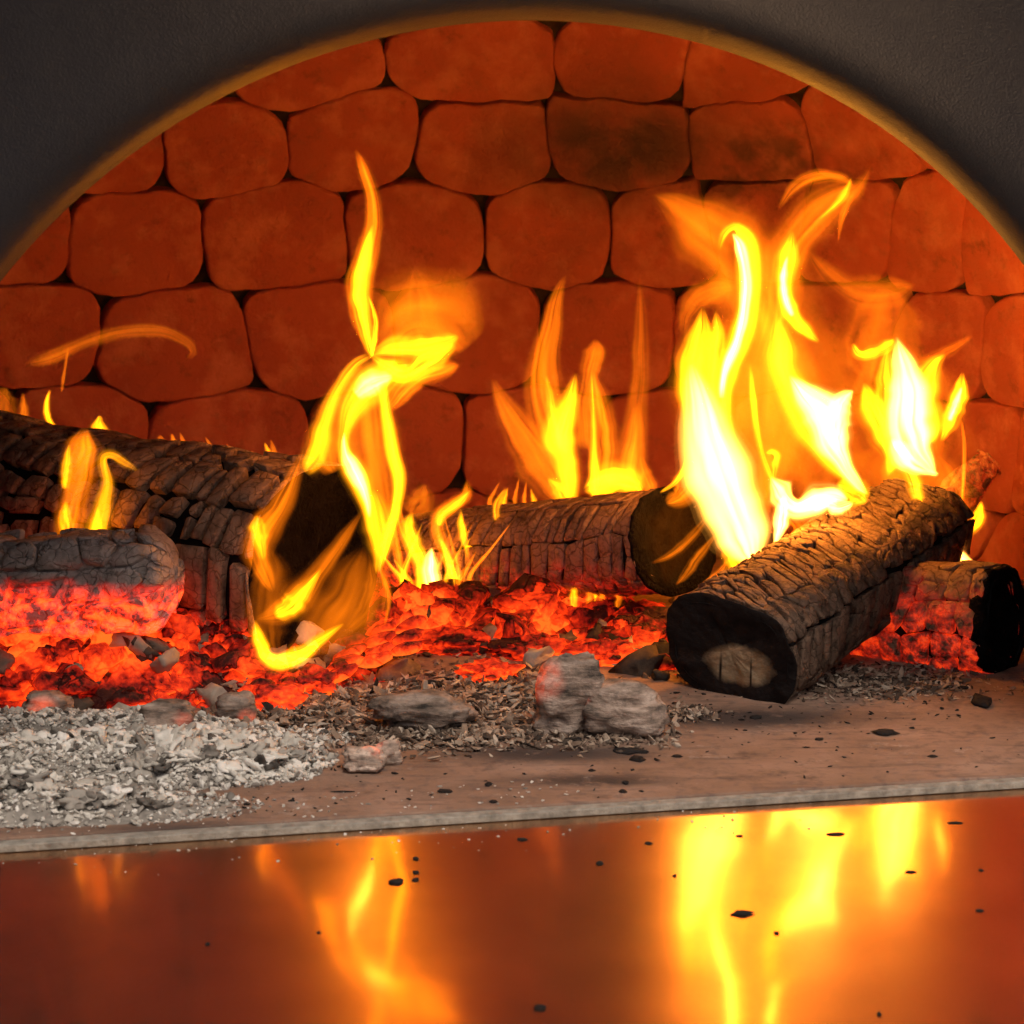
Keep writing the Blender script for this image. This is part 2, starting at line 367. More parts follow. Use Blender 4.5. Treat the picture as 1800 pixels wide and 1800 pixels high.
for ci, c in enumerate(cent):
    poly = [(c[0]-330, c[1]-330), (c[0]+330, c[1]-330), (c[0]+330, c[1]+330), (c[0]-330, c[1]+330)]
    for cj, d in enumerate(cent):
        if cj == ci: continue
        dx, dy = d[0]-c[0], d[1]-c[1]; L = math.hypot(dx, dy)
        if L > 700: continue
        rr = random.Random(min(ci, cj)*997+max(ci, cj)); gap = rr.choice([-.6, -.2, .3, 1.0])
        mid = ((c[0]+d[0])/2-dx/L*gap, (c[1]+d[1])/2-dy/L*gap)
        nk = math.hypot(dx, 2.7*dy); mid = ((c[0]+d[0])/2-dx/nk*gap, (c[1]+d[1])/2-2.7*dy/nk*gap)
        poly = clip(poly, mid, (dx/nk, 2.7*dy/nk))
    poly = resample(rounded(poly, 39))
    poly = [(x+5*nz((x, y, 0), .02, 1)+3*nz((x, y, 0), .06, 2), y+5*nz((x, y, 5), .02, 3)+3*nz((x, y, 0), .06, 4)) for x, y in poly]
    n = len(poly)
    cx = sum(x for x, y in poly)/n; cyy = sum(y for x, y in poly)/n
    if n < 6: continue
    rings = [(1.0, -.022, 1.0), (1.0, -.004, 1.0), (.990, -.0006, 1), (.975, .0005, 1), (.94, .0010, 1), (.6, .0013, 1), (.3, .0013, 1)]
    bv, ok = [], True; lift = random.uniform(-.0025, .0025)
    for (sc, off, _) in rings:
        for (x, y) in poly:
            px, py = cx+(x-cx)*sc, cyy+(y-cyy)*sc
            h = dome_hit(px, py)
            if h is None: ok = False; break
            bv.append(h+dome_n(h)*(off+(lift+.0022*nz(h, 22, 5)+.0012*nz(h, 70, 6) if off > -.003 else 0)))
        if not ok: break
    hc = dome_hit(cx, cyy)
    if not ok or hc is None: continue
    if (hc-E_mid).dot(AV) < .05 or max(v.z for v in bv) < 0: continue
    bv.append(hc+dome_n(hc)*(.0013+lift))
    bf = []; R_ = len(rings)
    for k in range(R_-1):
        for i in range(n): bf.append((k*n+i, k*n+(i+1) % n, (k+1)*n+(i+1) % n, (k+1)*n+i))
    for i in range(n): bf.append(((R_-1)*n+i, (R_-1)*n+(i+1) % n, R_*n))
    b = new('brick', bv, bf, M['brick'], None, True)
    b.parent = dome; b.matrix_parent_inverse = Matrix.Translation(oven.location).inverted() @ Matrix.Translation(oven.location)
# ---------------------------------------------------------------- logs
def se(c, e): return math.copysign(abs(c)**e, c)
class Log:
    def __init__(s, name, label, A, B, rx, rz, sq=1.0, roll=0.0, taper=0.0, seed=1, wob=.08, bend=(0, 0), tip=0.0, warp=1.0):
        s.A, s.B = A, B; s.t = (B-A).normalized(); s.L = (B-A).length
        s.s = s.t.cross(Vector((0, 0, 1))).normalized(); s.n = s.s.cross(s.t)
        c, q = cos(roll), sin(roll); s.s, s.n = s.s*c+s.n*q, s.n*c-s.s*q
        s.rx, s.rz, s.e, s.taper, s.seed, s.wob, s.bend, s.tip, s.warp = rx, rz, sq, taper, seed, wob, bend, tip, warp
        lo = (A+B)/2; s.o = empty(name, label, 'log', (lo.x, lo.y, max(0, min(A.z, B.z)-rz)))
    def pt(s, m, a, h=0.0):       # m metres along from A, angle a, height h above the surface
        k = 1-s.taper*m/s.L
        w = 1+s.wob*noise.noise(Vector((cos(a)*1.3+s.seed*5, sin(a)*1.3, m*9)))+s.wob*.5*noise.noise(Vector((cos(a)*3+s.seed*9, sin(a)*3, m*28)))
        f = m/s.L
        if s.tip: k *= sqrt(max(.02, 1-max(0, 1-max(m, 0)/s.tip)**2))
        return s.A+s.t*m+s.s*(se(cos(a), s.e)*(s.rx*k*w+h)+s.bend[0]*f*f)+s.n*(se(sin(a), s.e)*(s.rz*k*w+h)+s.bend[1]*f*f)
    def wp(s, m, a, h):
        q = Vector((cos(a)*2.2+s.seed, sin(a)*2.2, m*26)); w = s.warp
        a2 = a+.13*w*noise.noise(q)+.06*w*noise.noise(q*2.7); m2 = m+.008*w*noise.noise(q+Vector((9, 4, 2)))+.0035*w*noise.noise(q*2.6+Vector((3, 7, 1)))
        return s.pt(min(max(.0016, m2), s.L+.003), a2, h)
    def core(s, mat, endmat, depth=.004, n=64, k=30, endname='end_face', cup=.003, far=True):
        vs, fs = [], []
        for j in range(k+1):
            for i in range(n): vs.append(s.pt(s.L*j/k, 2*pi*i/n, -depth))
        for j in range(k):
            for i in range(n): fs.append((j*n+i, j*n+(i+1) % n, (j+1)*n+(i+1) % n, (j+1)*n+i))
        if far: fs.append(tuple(range(k*n, k*n+n)))
        o = new('core', vs, fs, mat, None, True); adopt(o, s.o)
        vs, fs = [], []; rings = [(.965, .003), (1.0, .0014), (.99, .0005), (.96, .0), (.86, .0001), (.73, .0002), (.6, .0022), (.35, .003), (.15, .003)]
        for (q, dn) in rings:
            for i in range(n):
                p = s.pt(0, 2*pi*i/n, .0022+.0012*noise.noise(Vector((cos(2*pi*i/n)*7, sin(2*pi*i/n)*7, s.seed*3)))); c = s.A
                r = c+(p-c)*q; rk = 1-q*.6; vs.append(r+s.t*(dn*cup/.003+.0012*rk*abs(noise.noise(Vector((cos(2*pi*i/n)*5, sin(2*pi*i/n)*5, s.seed))))+.0022*nz(r, 60, 3)+.0012*nz(r, 170, 4)))
        for j in range(len(rings)-1):
            for i in range(n): fs.append((j*n+i, j*n+(i+1) % n, (j+1)*n+(i+1) % n, (j+1)*n+i))
        vs.append(s.A+s.t*cup); c = len(vs)-1; b = (len(rings)-1)*n
        for i in range(n): fs.append((b+i, b+(i+1) % n, c))
        e = new(endname, vs, fs, endmat, None, True); adopt(e, s.o); return e
    def cells(s, mat, da, dm, gap, hi=.003, deep=.006, a_from=-1.1, a_to=4.3, m_from=.0, m_to=None, skew=.2, drop=0.0, jit=.42, gapvar=1.0, lift=.5, rnd=.22, name='char_block', rect=False, start=.0022):
        """checks of char: cells of a jittered staggered lattice on the unrolled surface, each a raised block of its own"""
        m_to = m_to or s.L; r = (s.rx+s.rz)/2; H = (a_to-a_from)*r/da; ym = H/2; polys = []
        sk = lambda y: skew*(y-ym)*da/dm                  # lean of the cracks, in cell lengths
        X0 = -abs(sk(0))-1; X1 = (m_to-m_from)/dm+abs(sk(0))+1
        if rect:
            y = 0.0
            while y < H:
                h = random.uniform(1-jit, 1+jit); x = X0-random.random()
                while x < X1:
                    w = random.uniform(1-jit, 1+jit*1.3); g = lambda: gap*(1-gapvar*.8+gapvar*2.4*random.random()**2)
                    l, rr_, b, t = g()/dm, g()/dm, g()/da, g()/da; q = lambda k: random.uniform(-k, k)
                    if random.random() < .28:              # cut in two around the girth
                        c = random.uniform(.35, .65)*h
                        polys.append([(x+l+q(.05), y+b+q(.04)), (x+w-rr_+q(.05), y+b+q(.04)), (x+w-rr_+q(.05), y+c-t*.5), (x+l+q(.05), y+c-t*.5)])
                        polys.append([(x+l+q(.05), y+c+t*.5), (x+w-rr_+q(.05), y+c+t*.5), (x+w-rr_+q(.06), y+h-t+q(.04)), (x+l+q(.06), y+h-t+q(.04))])
                    else:
                        polys.append([(x+l+q(.07), y+b+q(.05)), (x+w-rr_+q(.07), y+b+q(.05)), (x+w-rr_+q(.07), y+h-t+q(.05)), (x+l+q(.07), y+h-t+q(.05))])
                    x += w
                y += h
        else:
            pts = []
            for j in range(-1, int(H)+2):
                for i in range(int(X0)-1, int(X1)+2):
                    pts.append((i+.5*(j % 2)+random.uniform(-jit, jit), j+random.uniform(-jit, jit)*.8))
            for ci, c in enumerate(pts):
                if not 0 <= c[1] <= H: continue
                poly = [(c[0]-2, c[1]-2), (c[0]+2, c[1]-2), (c[0]+2, c[1]+2), (c[0]-2, c[1]+2)]
                for cj, d in enumerate(pts):
                    if cj == ci or abs(d[0]-c[0]) > 3 or abs(d[1]-c[1]) > 3: continue
                    dx, dy = d[0]-c[0], d[1]-c[1]; L = math.hypot(dx, dy)
                    rr = random.Random(min(ci, cj)*7919+max(ci, cj)+s.seed); gg = gap*(1-gapvar*.8+gapvar*1.6*rr.random()**2*1.6)
                    gx = gg/abs(dx/L*dm+1e-9) if abs(dx)*dm > abs(dy)*da else gg/abs(dy/L*da+1e-9)
                    poly = clip(poly, ((c[0]+d[0])/2-dx/L*min(gx, .35), (c[1]+d[1])/2-dy/L*min(gx, .35)), (dx/L, dy/L))
                polys.append(poly)
        kk = skew*da/dm
        for poly in polys:
            if random.random() < drop: continue
            poly = [(p[0]+kk*(p[1]-ym), p[1]) for p in poly]          # now x is metres along / dm
            poly = clip(clip(poly, ((start-m_from)/dm, 0), (-1, 0)), ((m_to-m_from+.001)/dm, 0), (1, 0))
            if len(poly) < 3: continue
            poly = rounded(poly, rnd, 1)
            n = len(poly)
            if n < 3 or max(p[0] for p in poly)-min(p[0] for p in poly) < .12: continue
            cx = sum(p[0] for p in poly)/n; cy_ = sum(p[1] for p in poly)/n
            up = hi*random.uniform(-lift, lift); tx, ty = random.uniform(-.5, .5)*hi*lift, random.uniform(-.5, .5)*hi*lift
            vs, fs = [], []
            for (sc, h) in ((.98, -deep), (1.0, hi*.62), (.93, hi*.97), (.5, hi)):
                for (x, y) in poly:
                    X, Y = cx+(x-cx)*sc, cy_+(y-cy_)*sc
                    hh = h if h < 0 else h+up+tx*(x-cx)+ty*(y-cy_)+hi*.55*noise.noise(Vector((X*1.7, Y*1.7, s.seed)))
                    vs.append(s.wp(m_from+X*dm, a_from+Y*da/r, hh))
            vs.append(s.wp(m_from+cx*dm, a_from+cy_*da/r, hi+up))
            for k in range(3):
                for i in range(n): fs.append((k*n+i, k*n+(i+1) % n, (k+1)*n+(i+1) % n, (k+1)*n+i))
            for i in range(n): fs.append((3*n+i, 3*n+(i+1) % n, 4*n))
            o = new(name, vs, fs, mat, None, False); adopt(o, s.o)
            o.data.polygons.foreach_set('use_smooth', [i >= n for i in range(len(fs))])
M['char1'] = m_char('ash_dusted_char', (.42, .26, .17), (.08, .048, .034), .40, .58, glow=1.3, gz=.022, gh=.022)
M['char3'] = m_char('pink_ash_char', (.36, .21, .15), (.08, .045, .035), .36, .54, glow=1.0, gz=.022, gh=.034, scale=60, gsoft=(.46, .70, 0.0))  # emission low on the log also carries ember light from beneath
M['char4'] = m_char('flaky_grey_char', (.19, .118, .08), (.03, .021, .017), .42, .62, scale=70)
M['char4t'] = m_char('flaky_grey_char_top', (.28, .165, .105), (.045, .03, .022), .38, .56, scale=110)  # brighter copy for the top face, fire light put into its colour
M['char6'] = m_char('burning_bark', (.34, .20, .12), (.10, .05, .03), .36, .56, glow=.35, gz=.12, gh=.04, scale=80)
M['char5'] = m_char('hot_brown_char', (.30, .18, .11), (.08, .04, .025), .36, .56, glow=.8, gz=.025, gh=.04, scale=55, gsoft=(.40, .68, 0.0))
M['charg'] = m_char('grey_ash_crust', (.46, .38, .345), (.20, .16, .14), .40, .58, glow=2.0, gz=.056, gh=.016, scale=70, gsoft=(.42, .60, .12))
for q in ('char1', 'char3', 'char5', 'char6', 'charg'): M[q].cycles.emission_sampling = 'NONE'
# left log, burning at its sawn end
A = P(562, 994, 1.455); B = P(-90, 868, 1.66)
L1 = Log('charred_log', 'thick blackened log split into large char blocks, its sawn end veiled in flame', A, B, .060, .0615, .9, radians(8), .02, 1, .07)
L1.core(M['char_core'], M['char_end'], .005)
L1.warp = .7
L1.cells(M['char1'], .031, .0170, .0021, .0022, .011, -1.1, 4.4, skew=.22, jit=.38, gapvar=1.1, rect=True, rnd=.09)
# middle log
A = P(1188, 950, 1.555); B = P(668, 985, 1.70)
L3 = Log('charred_log', 'pinkish grey log with fine upright cracks across the middle of the fire', A, B, .050, .0345, .85, radians(-6), .15, 3, .06)
L3.warp = .6
L3.core(M['char_core'], M['char_end'], .003, cup=.004)
L3.cells(M['char3'], .032, .0105, .00045, .0012, .007, -1.1, 4.3, skew=.25, jit=.42, gapvar=1.15, rect=True, rnd=.07)
# right log: sawn end toward us with unburnt wood at its heart
A = P(1280, 1146, 1.385); B = P(1618, 922, 1.575)
def m_endwood():
    t = NT('sawn_end_with_unburnt_heart'); p = t.pos()
    k = t.near(P(1302, 1168, 1.385), .0295, (1, 1.6, .62)); k = t.math('ADD', k, t.math('MULTIPLY', t.math('SUBTRACT', t.noise(p, 120, 4), .5), .5))
    w = t.ramp(t.noise(p, 90, 5), [(.3, (.22, .15, .085)), (.7, (.36, .27, .17))])
    col = t.mix(t.ramp(k, [(.20, (0,)*3), (.60, (1,)*3)]), t.ramp(t.noise(p, 100, 4), [(.3, (.010, .008, .008)), (.7, (.022, .017, .016))]), w)
    for q, w_ in ((1268, .0013), (1318, .0009)):
        col = t.mix(t.near(P(q, 1188, 1.385), 1.0, (w_, .05, .02)), col, (.02, .014, .012))
    t.bsdf(col, .95, t.bump(t.noise(p, 200, 5), .7, .003), spec=.08); return t.m
L4 = Log('charred_log', 'squarish split log with pale unburnt oval at its black sawn end', A, B, .0435, .0320, .74, radians(-10), .10, 4, .06, (0, .0))
L4.core(M['char_core'], m_endwood(), .0035, cup=.0015)
L4.cells(M['char4'], .022, .0120, .0013, .0020, .009, -1.15, .60, skew=.10, drop=.07, jit=.42, gapvar=1.0, rect=True, rnd=.08)
L4.cells(M['char4t'], .0150, .0065, .0004, .0012, .004, .68, 3.9, skew=.6, jit=.46, gapvar=1.2, lift=.9)
# short log far right
A = P(1768, 1092, 1.455); B = P(1530, 1075, 1.515)
L5 = Log('charred_log', 'short stubby brown log with black hollow end, lying behind the split log', A, B, .028, .0325, .75, 0, .0, 6, .14)
L5.core(M['char_core'], M['char_end'], .004, cup=.010)
L5.cells(M['char5'], .022, .0150, .00025, .0018, .007, -1.3, 4.4, skew=.1, jit=.46, gapvar=1.15, rect=True, rnd=.12)
# grey, half burnt log lying in front of the left log
A = P(318, 1012, 1.405); B = P(-70, 1042, 1.43)
M['charg_end'] = M['charg']
L2 = Log('burnt_log', 'grey ash crusted log remnant with glowing red underside', A, B, .024, .0245, .72, 0, -.2, 8, .34, tip=.022)
L2.core(M['charg'], M['charg'], .002, cup=.001)
L2.cells(M['charg'], .015, .022, .0007, .0026, .005, -1.3, 4.3, m_from=.002, skew=.2, jit=.5, gapvar=1.2, lift=.9, rect=True, rnd=.2)
# thin burning stick behind the right log
A = P(1738, 812, 1.66); B = P(1610, 965, 1.62)
L6 = Log('burning_stick', 'thin curling stick of burning bark propped behind the split log', A, B, .0055, .0085, .9, 0, -1.6, 12, .6)
L6.core(M['char6'], M['char6'], .0, n=18, k=30, cup=.002)
L6.cells(M['char6'], .012, .020, .0006, .0016, .003, -1, 4, skew=.2, jit=.46)
# ---------------------------------------------------------------- ember bed
def rock(bm, c, r, squash, seed, sub=1, rough=.35, rotm=None):
    ret = bmesh.ops.create_icosphere(bm, subdivisions=sub, radius=1.0)
    rot = rotm or Matrix.Rotation(random.uniform(0, 6.28), 3, Vector((random.gauss(0, 1), random.gauss(0, 1), random.gauss(0, 1))).normalized())
    for v in ret['verts']:
        p = v.co.copy(); k = 1+rough*noise.noise(p*1.3+Vector((seed*3.7, seed, 0)))+rough*.6*noise.noise(p*3.1+Vector((0, seed*2.3, seed)))
        p = Vector((p.x*squash[0], p.y*squash[1], p.z*squash[2]))*k*r
        v.co = c+rot @ p
_ico = {}
def ico(sub):
    if sub not in _ico:
        b = bmesh.new(); bmesh.ops.create_icosphere(b, subdivisions=sub, radius=1); b.verts.ensure_lookup_table()
        _ico[sub] = ([v.co.copy() for v in b.verts], [tuple(v.index for v in f.verts) for f in b.faces]); b.free()
    return _ico[sub]
def scatter(spots, sub=1):
    """many little lumps -> vertex and face lists; spots = (pos, radius, squash, flatness of turn, roughness)"""
    V, F = ico(sub); vs, fs = [], []
    for q, (c, r, sqz, tilt, rough) in enumerate(spots):
        ax = Vector((random.gauss(0, 1), random.gauss(0, 1), 0)).normalized()
        rot = Matrix.Rotation(random.gauss(0, tilt), 3, ax) @ Matrix.Rotation(random.uniform(0, 6.28), 3, 'Z')
        b = len(vs)
        for p in V:
            k = 1+rough*noise.noise(p*1.4+Vector((q*3.7, q*1.3, 0)))*1.6
            vs.append(c+rot @ (Vector((p.x*sqz[0], p.y*sqz[1], p.z*sqz[2]))*(k*r)))
        fs += [(a+b, c2+b, d+b) for a, c2, d in F]
    return vs, fs
EB = [(G(60, 1190), .10, .065, .040), (G(230, 1195), .09, .068, .038), (G(430, 1175), .085, .065, .034), (G(600, 1120), .08, .07, .022), (G(760, 1110), .09, .055, .020),
      (G(930, 1115), .09, .05, .017), (G(1080, 1125), .07, .055, .013), (G(1150, 1180), .03, .03, .007), (G(1560, 1150), .06, .03, .006), (G(880, 1060), .12, .05, .02), (G(100, 1090), .12, .06, .034), (G(400, 1080), .12, .06, .028)]
def bed_cr(x, y):
    d = noise.voronoi(Vector((x*62+2.2*noise.noise(Vector((x*30, y*30, 0))), y*80+2.2*noise.noise(Vector((x*30, y*30, 9))), 0)))[0]
    e = noise.voronoi(Vector((x*150, y*190, 3)))[0]
    return min(1, (d[1]-d[0])*1.7), min(1, (e[1]-e[0])*1.7)
def bed_h(x, y):
    h = 0
    for c, sx, sy, k in EB:
        h = max(h, k*math.exp(-(((x-c.x)/sx)**2+((y-c.y)/sy)**2)*1.3))
    w = .5+.5*smoothstep(.004, .02, h); c1, c2 = bed_cr(x, y)
    return h + w*(.007*noise.noise(Vector((x*34, y*34, 1)))+.009*c1**.6+.0025*c2**.7) - .010
def grid(fn, x0, x1, y0, y1, nx, ny, name, mat, floor=-.003):
    vs, fs = [], []
    for j in range(ny+1):
        for i in range(nx+1):
            x, y = x0+(x1-x0)*i/nx, y0+(y1-y0)*j/ny; vs.append((x, y, fn(x, y)))
    for j in range(ny):
        for i in range(nx):
            q = (j*(nx+1)+i, j*(nx+1)+i+1, (j+1)*(nx+1)+i+1, (j+1)*(nx+1)+i)
            if max(vs[k][2] for k in q) > floor: fs.append(q)
    return new(name, vs, fs, mat, None, True)
M['ember'] = m_ember('glowing_embers', 1.35, .02); M['crumb_ember'] = m_ember('glowing_crumbs', 1.35, .08); M['crumb_ember'].cycles.emission_sampling = 'NONE'
eb = grid(bed_h, -.42, .42, 1.30, 1.78, 380, 250, 'ember_bed', M['ember'])
at = eb.data.attributes.new('crease', 'FLOAT', 'POINT')
at.data.foreach_set('value', [.75*a+.25*b for a, b in (bed_cr(v.co.x, v.co.y) for v in eb.data.vertices)])
tag(eb, 'glowing red orange ember bed under the logs', 'embers', kind='stuff')
spots = []
while len(spots) < 420:
    c = random.choice(EB); x = random.gauss(c[0].x, c[1]*.75); y = random.gauss(c[0].y, c[2]*.75); h = bed_h(x, y)
    if h < 0 or y < 1.3 or abs(x) > .42: continue
    r = random.choice([.003, .004, .006, .008, .011, .014])*random.uniform(.8, 1.2)
    spots.append((Vector((x, y, h+r*.3)), r, (1.25, 1, .8), .6, .7))
v_, f_ = scatter(spots, 2)
ec = new('ember_crumbs', v_, f_, M['crumb_ember'], None, True); tag(ec, 'small glowing coals strewn over the red ember bed', 'embers', kind='stuff')
spots = []
while len(spots) < 300:
    c = random.choice(EB); x = random.gauss(c[0].x, c[1]*.8); y = random.gauss(c[0].y-.02, c[2]*.7); h = bed_h(x, y)
    if h < -.004 or y < 1.3 or abs(x) > .42: continue
    r = random.choice([.002, .003, .004, .006, .009])*random.uniform(.8, 1.2)
    spots.append((Vector((x, y, max(h, 0)+r*.4)), r, (1.4, .9, .7), .7, .8))
EMBER_ASH = scatter(spots, 2)
# ---------------------------------------------------------------- ash
AH = [(G(40, 1352), .11, .038, .016), (G(200, 1350), .085, .036, .016), (G(330, 1340), .06, .038, .013), (G(30, 1420), .10, .028, .009), (G(440, 1350), .03, .020, .006), (G(120, 1292), .12, .022, .014), (G(380, 1305), .06, .016, .007)]
def ash_h(x, y):
    h = 0
    for c, sx, sy, k in AH: h = max(h, k*math.exp(-(((x-c.x)/sx)**2+((y-c.y)/sy)**2)**1.5*1.2))
    return h+(.0025*noise.noise(Vector((x*60, y*60, 7)))+.0015*noise.noise(Vector((x*160, y*160, 2))))*min(1, h/.005) - .0015
M['ash'] = m_flake('pale_wood_ash', [(.12, (.06, .052, .045)), (.26, (.29, .26, .225)), (.5, (.50, .46, .40)), (.75, (.66, .62, .555)), (.95, (.82, .78, .73))])
spots = []
while len(spots) < 22000:
    c = random.choice(AH); x = random.gauss(c[0].x, c[1]*.7); y = random.gauss(c[0].y, c[2]*.7); h = ash_h(x, y)
    if h < -.0008 or x < -.36: continue
    r = random.choice([.0004, .0005, .0006, .0007, .0008, .0010, .0013, .0019])*random.uniform(.8, 1.25)
    spots.append((Vector((x, y, max(h, 0)+r*random.uniform(.1, .9))), r, (1.25, 1.0, .6), .8, .65))
v_, f_ = scatter(spots, 1)
ah = new('ash_heap', v_, f_, M['ash']); tag(ah, 'pale grey flaky wood ash heaped at the hearth front', 'ash', kind='stuff')
ag = grid(ash_h, -.40, .02, 1.10, 1.46, 120, 100, 'ash_bed', M['ash'], .0); tag(ag, 'grey powder ash under the flaky heap', 'ash', kind='stuff')
M['crumb'] = m_flake('brown_char_crumb', [(.12, (.03, .024, .02)), (.4, (.16, .11, .08)), (.65, (.32, .23, .165)), (.95, (.54, .45, .36))])
spots = []
zones = [((520, 1250), 130, 40, 900, 1), ((820, 1230), 190, 50, 1500, 1), ((700, 1300), 130, 22, 500, .9), ((900, 1290), 170, 22, 700, .8), ((1080, 1300), 90, 14, 160, .7), ((1500, 1190), 190, 22, 700, .8), ((1560, 1215), 160, 18, 300, .7), ((1200, 1255), 60, 14, 160, .8)]
for (cx_, cy_), sx, sy, k, sz in zones:
    for _ in range(int(k*1.7)):
        g = G(random.gauss(cx_, sx*.6), random.gauss(cy_, sy*.6)); r = random.choice([.0006, .0008, .0011, .0015, .0022])*random.uniform(.7, 1.3)*sz
        spots.append((Vector((g.x, g.y, max(0, bed_h(g.x, g.y), ash_h(g.x, g.y))+r*random.uniform(.2, 1.2))), r, (1.9, .9, .4), .8, .75))
v_, f_ = scatter(spots, 1)
eo = new('ember_cinders', *EMBER_ASH, M['crumb'], None, True); tag(eo, 'dull cinders and ash scraps lying on the glowing bed', 'cinders', kind='stuff')
cb = new('char_crumbs', v_, f_, M['crumb']); tag(cb, 'brown crumbs of ash and charcoal before the embers', 'crumbs', kind='stuff')
spots = []
while len(spots) < 130:
    c = random.choice(AH[:5]); x = random.gauss(c[0].x, c[1]*.6); y = random.gauss(c[0].y, c[2]*.6); h = ash_h(x, y)
    if h < .001 or x < -.36: continue
    r = random.uniform(.003, .0055); spots.append((Vector((x, y, h+r*.35)), r, (1.4, 1.0, .55), .5, .9))
v_, f_ = scatter(spots, 3)
for k, v in enumerate(v_): v_[k] = v+Vector((noise.noise(v*700), noise.noise(v*700+Vector((5, 0, 0))), noise.noise(v*700+Vector((0, 5, 0)))))*.0009
al = new('ash_lumps', v_, f_, M['ash'], None, True); tag(al, 'crumpled pale ash lumps mixed into the grey heap', 'ash', kind='stuff')
# ---------------------------------------------------------------- single coals
def coal(px, py, wpx, hpx, label, depth=.8, glow=None, glowr=.012, seed=1, tone=1.0, rough=.35, name='coal', mat=None, facets=.0, yoff=0.0, turn=0.0, lean=0.0):
    """a lump resting on the hearth: px,py = foot of it in the photo"""
    g = G(px, py); Y = g.y; m = mpp(Y); w, h = wpx*m/2, hpx*m/2
    c = Vector((g.x, g.y+w*depth*.6+yoff, h*.92))
    V, F = ico(4); vs = []
    for p in V:
        k = 1+rough*noise.noise(p*1.2+Vector((seed*3.1, 0, seed)))+rough*.5*noise.noise(p*2.7+Vector((0, seed*5.3, 0)))+rough*.22*noise.noise(p*7+Vector((seed, 0, 0)))
        st = 1+.05*sin((p.z+.3*noise.noise(p*2+Vector((seed,0,0))))*22)
        q = Vector((se(p.x, .8)*w*st, se(p.y, .8)*w*depth*st, se(p.z, .85)*h))*k
        q.x += q.z*lean
        q = Matrix.Rotation(turn, 3, 'Z') @ q
        q += c; q.z = max(q.z, -.001); vs.append(q)
    gp = None
    if glow: gp = P(glow[0], glow[1], Y+.005)
    o = new(name, vs, F, mat or m_coal('coal_ash', gp, glowr, tone), None, True)
    tag(o, label, 'coal'); return o
coal(1000, 1292, 112, 140, 'upright grey ash covered coal leaning beside the split log', .7, (960, 1195), .016, 2, 1.0, .45, lean=.25)
coal(1098, 1290, 150, 98, 'rounded pale grey coal with layered ash, at the foot of the upright coal', .7, (1030, 1225), .014, 5, 1.1, .25, yoff=-.008)
coal(745, 1285, 180, 66, 'flat brown grey coal half sunk in crumbs', .6, None, .01, 7, .75, .3)
coal(640, 1358, 74, 42, 'small white ash pebble alone on the bare hearth', .8, (655, 1312), .008, 9, 1.5, .4)
coal(684, 1345, 48, 40, 'little pale ash lump with red spot touching the white pebble', .8, (662, 1312), .008, 10, 1.3, .4)
coal(282, 1312, 105, 72, 'grey layered coal with red tip on top of the ash heap', .7, (322, 1265), .012, 12, .95, .3, yoff=.015)
coal(412, 1290, 70, 66, 'rounded dull brown coal at the edge between embers and ash', .8, (440, 1270), .010, 14, .8, .3, yoff=.01)
coal(70, 1278, 90, 50, 'low pale coal on ash beneath the grey log remnant', .8, (70, 1245), .014, 16, 1.1, .3, yoff=.015)
# glowing cracked ember slab: strips of red charcoal
sl = empty('ember_slab', 'glowing red slab of charcoal cracked into bars below the flaming log end', 'ember', G(660, 1195))
M['bar'] = m_ember('red_hot_char', 1.3, .14)
for j in range(4):
    for i in range(3):
        x0 = 575+i*56+j*6+random.uniform(-6, 6); y0 = 1192-i*24-j*19+random.uniform(-4, 4)
        c = P(x0+26, y0-6, 1.405+j*.014+i*.006)
        bm = bmesh.new(); rock(bm, c, .0105, (1.05, .62, .42), i*3+j*7+1, 2, .3, Matrix.Rotation(random.uniform(-.1, .1), 3, 'X') @ Matrix.Rotation(-.38+random.uniform(-.1, .1), 3, 'Y'))
        o = frombm('bar', bm, M['bar'], None, True); adopt(o, sl)
# chunky glowing coals heaped on the left
M['hot'] = m_ember('orange_hot_coal', 1.4, .055); M['hot'].cycles.emission_sampling = 'NONE'; M['bar'].cycles.emission_sampling = 'NONE'
hot_spots = [(100, 1195, 120, 95), (225, 1180, 130, 80), (330, 1195, 100, 70), (30, 1150, 120, 80), (440, 1190, 110, 62), (150, 1130, 150, 70), (340, 1120, 150, 75), (540, 1200, 90, 50), (260, 1215, 110, 40), (480, 1230, 90, 45), (20, 1215, 90, 60), (800, 1130, 110, 45), (930, 1140, 120, 40), (1060, 1150, 110, 45), (1130, 1120, 90, 40), (860, 1180, 90, 34), (990, 1100, 110, 36), (740, 1100, 90, 50)]
for i, (x, y, w, h) in enumerate(hot_spots):
    g = G(x, y+h*.3); hh = bed_h(g.x, g.y); m = mpp(g.y)
    c = P(x, y, g.y); V, F = ico(4); vs = []
    for p in V:
        vd = noise.voronoi(p*2.3+Vector((i*5.1, 0, 0)))[0]; k = .9+.35*min(1, (vd[1]-vd[0])*1.6)**.6+.5*noise.noise(p*1.3+Vector((i*3.3, 0, i)))+.34*(.5-abs(noise.noise(p*2.6+Vector((0, i*2.1, 0)))))+.22*noise.noise(p*6+Vector((i, 0, 0)))
        q = Vector((p.x*w*m*.5, p.y*w*m*.35, p.z*h*m*.5))*k+c; q.z = max(q.z, .0); vs.append(q)
    o = new('hot_coal', vs, F, M['hot'], None, True)
    where = 'beneath the grey log remnant' if x < 300 else 'below the flaming end of the thick log' if x < 600 else 'in front of the pinkish log'
    tag(o, 'red hot lump of charcoal '+where, 'coal', 'hot coals '+where)
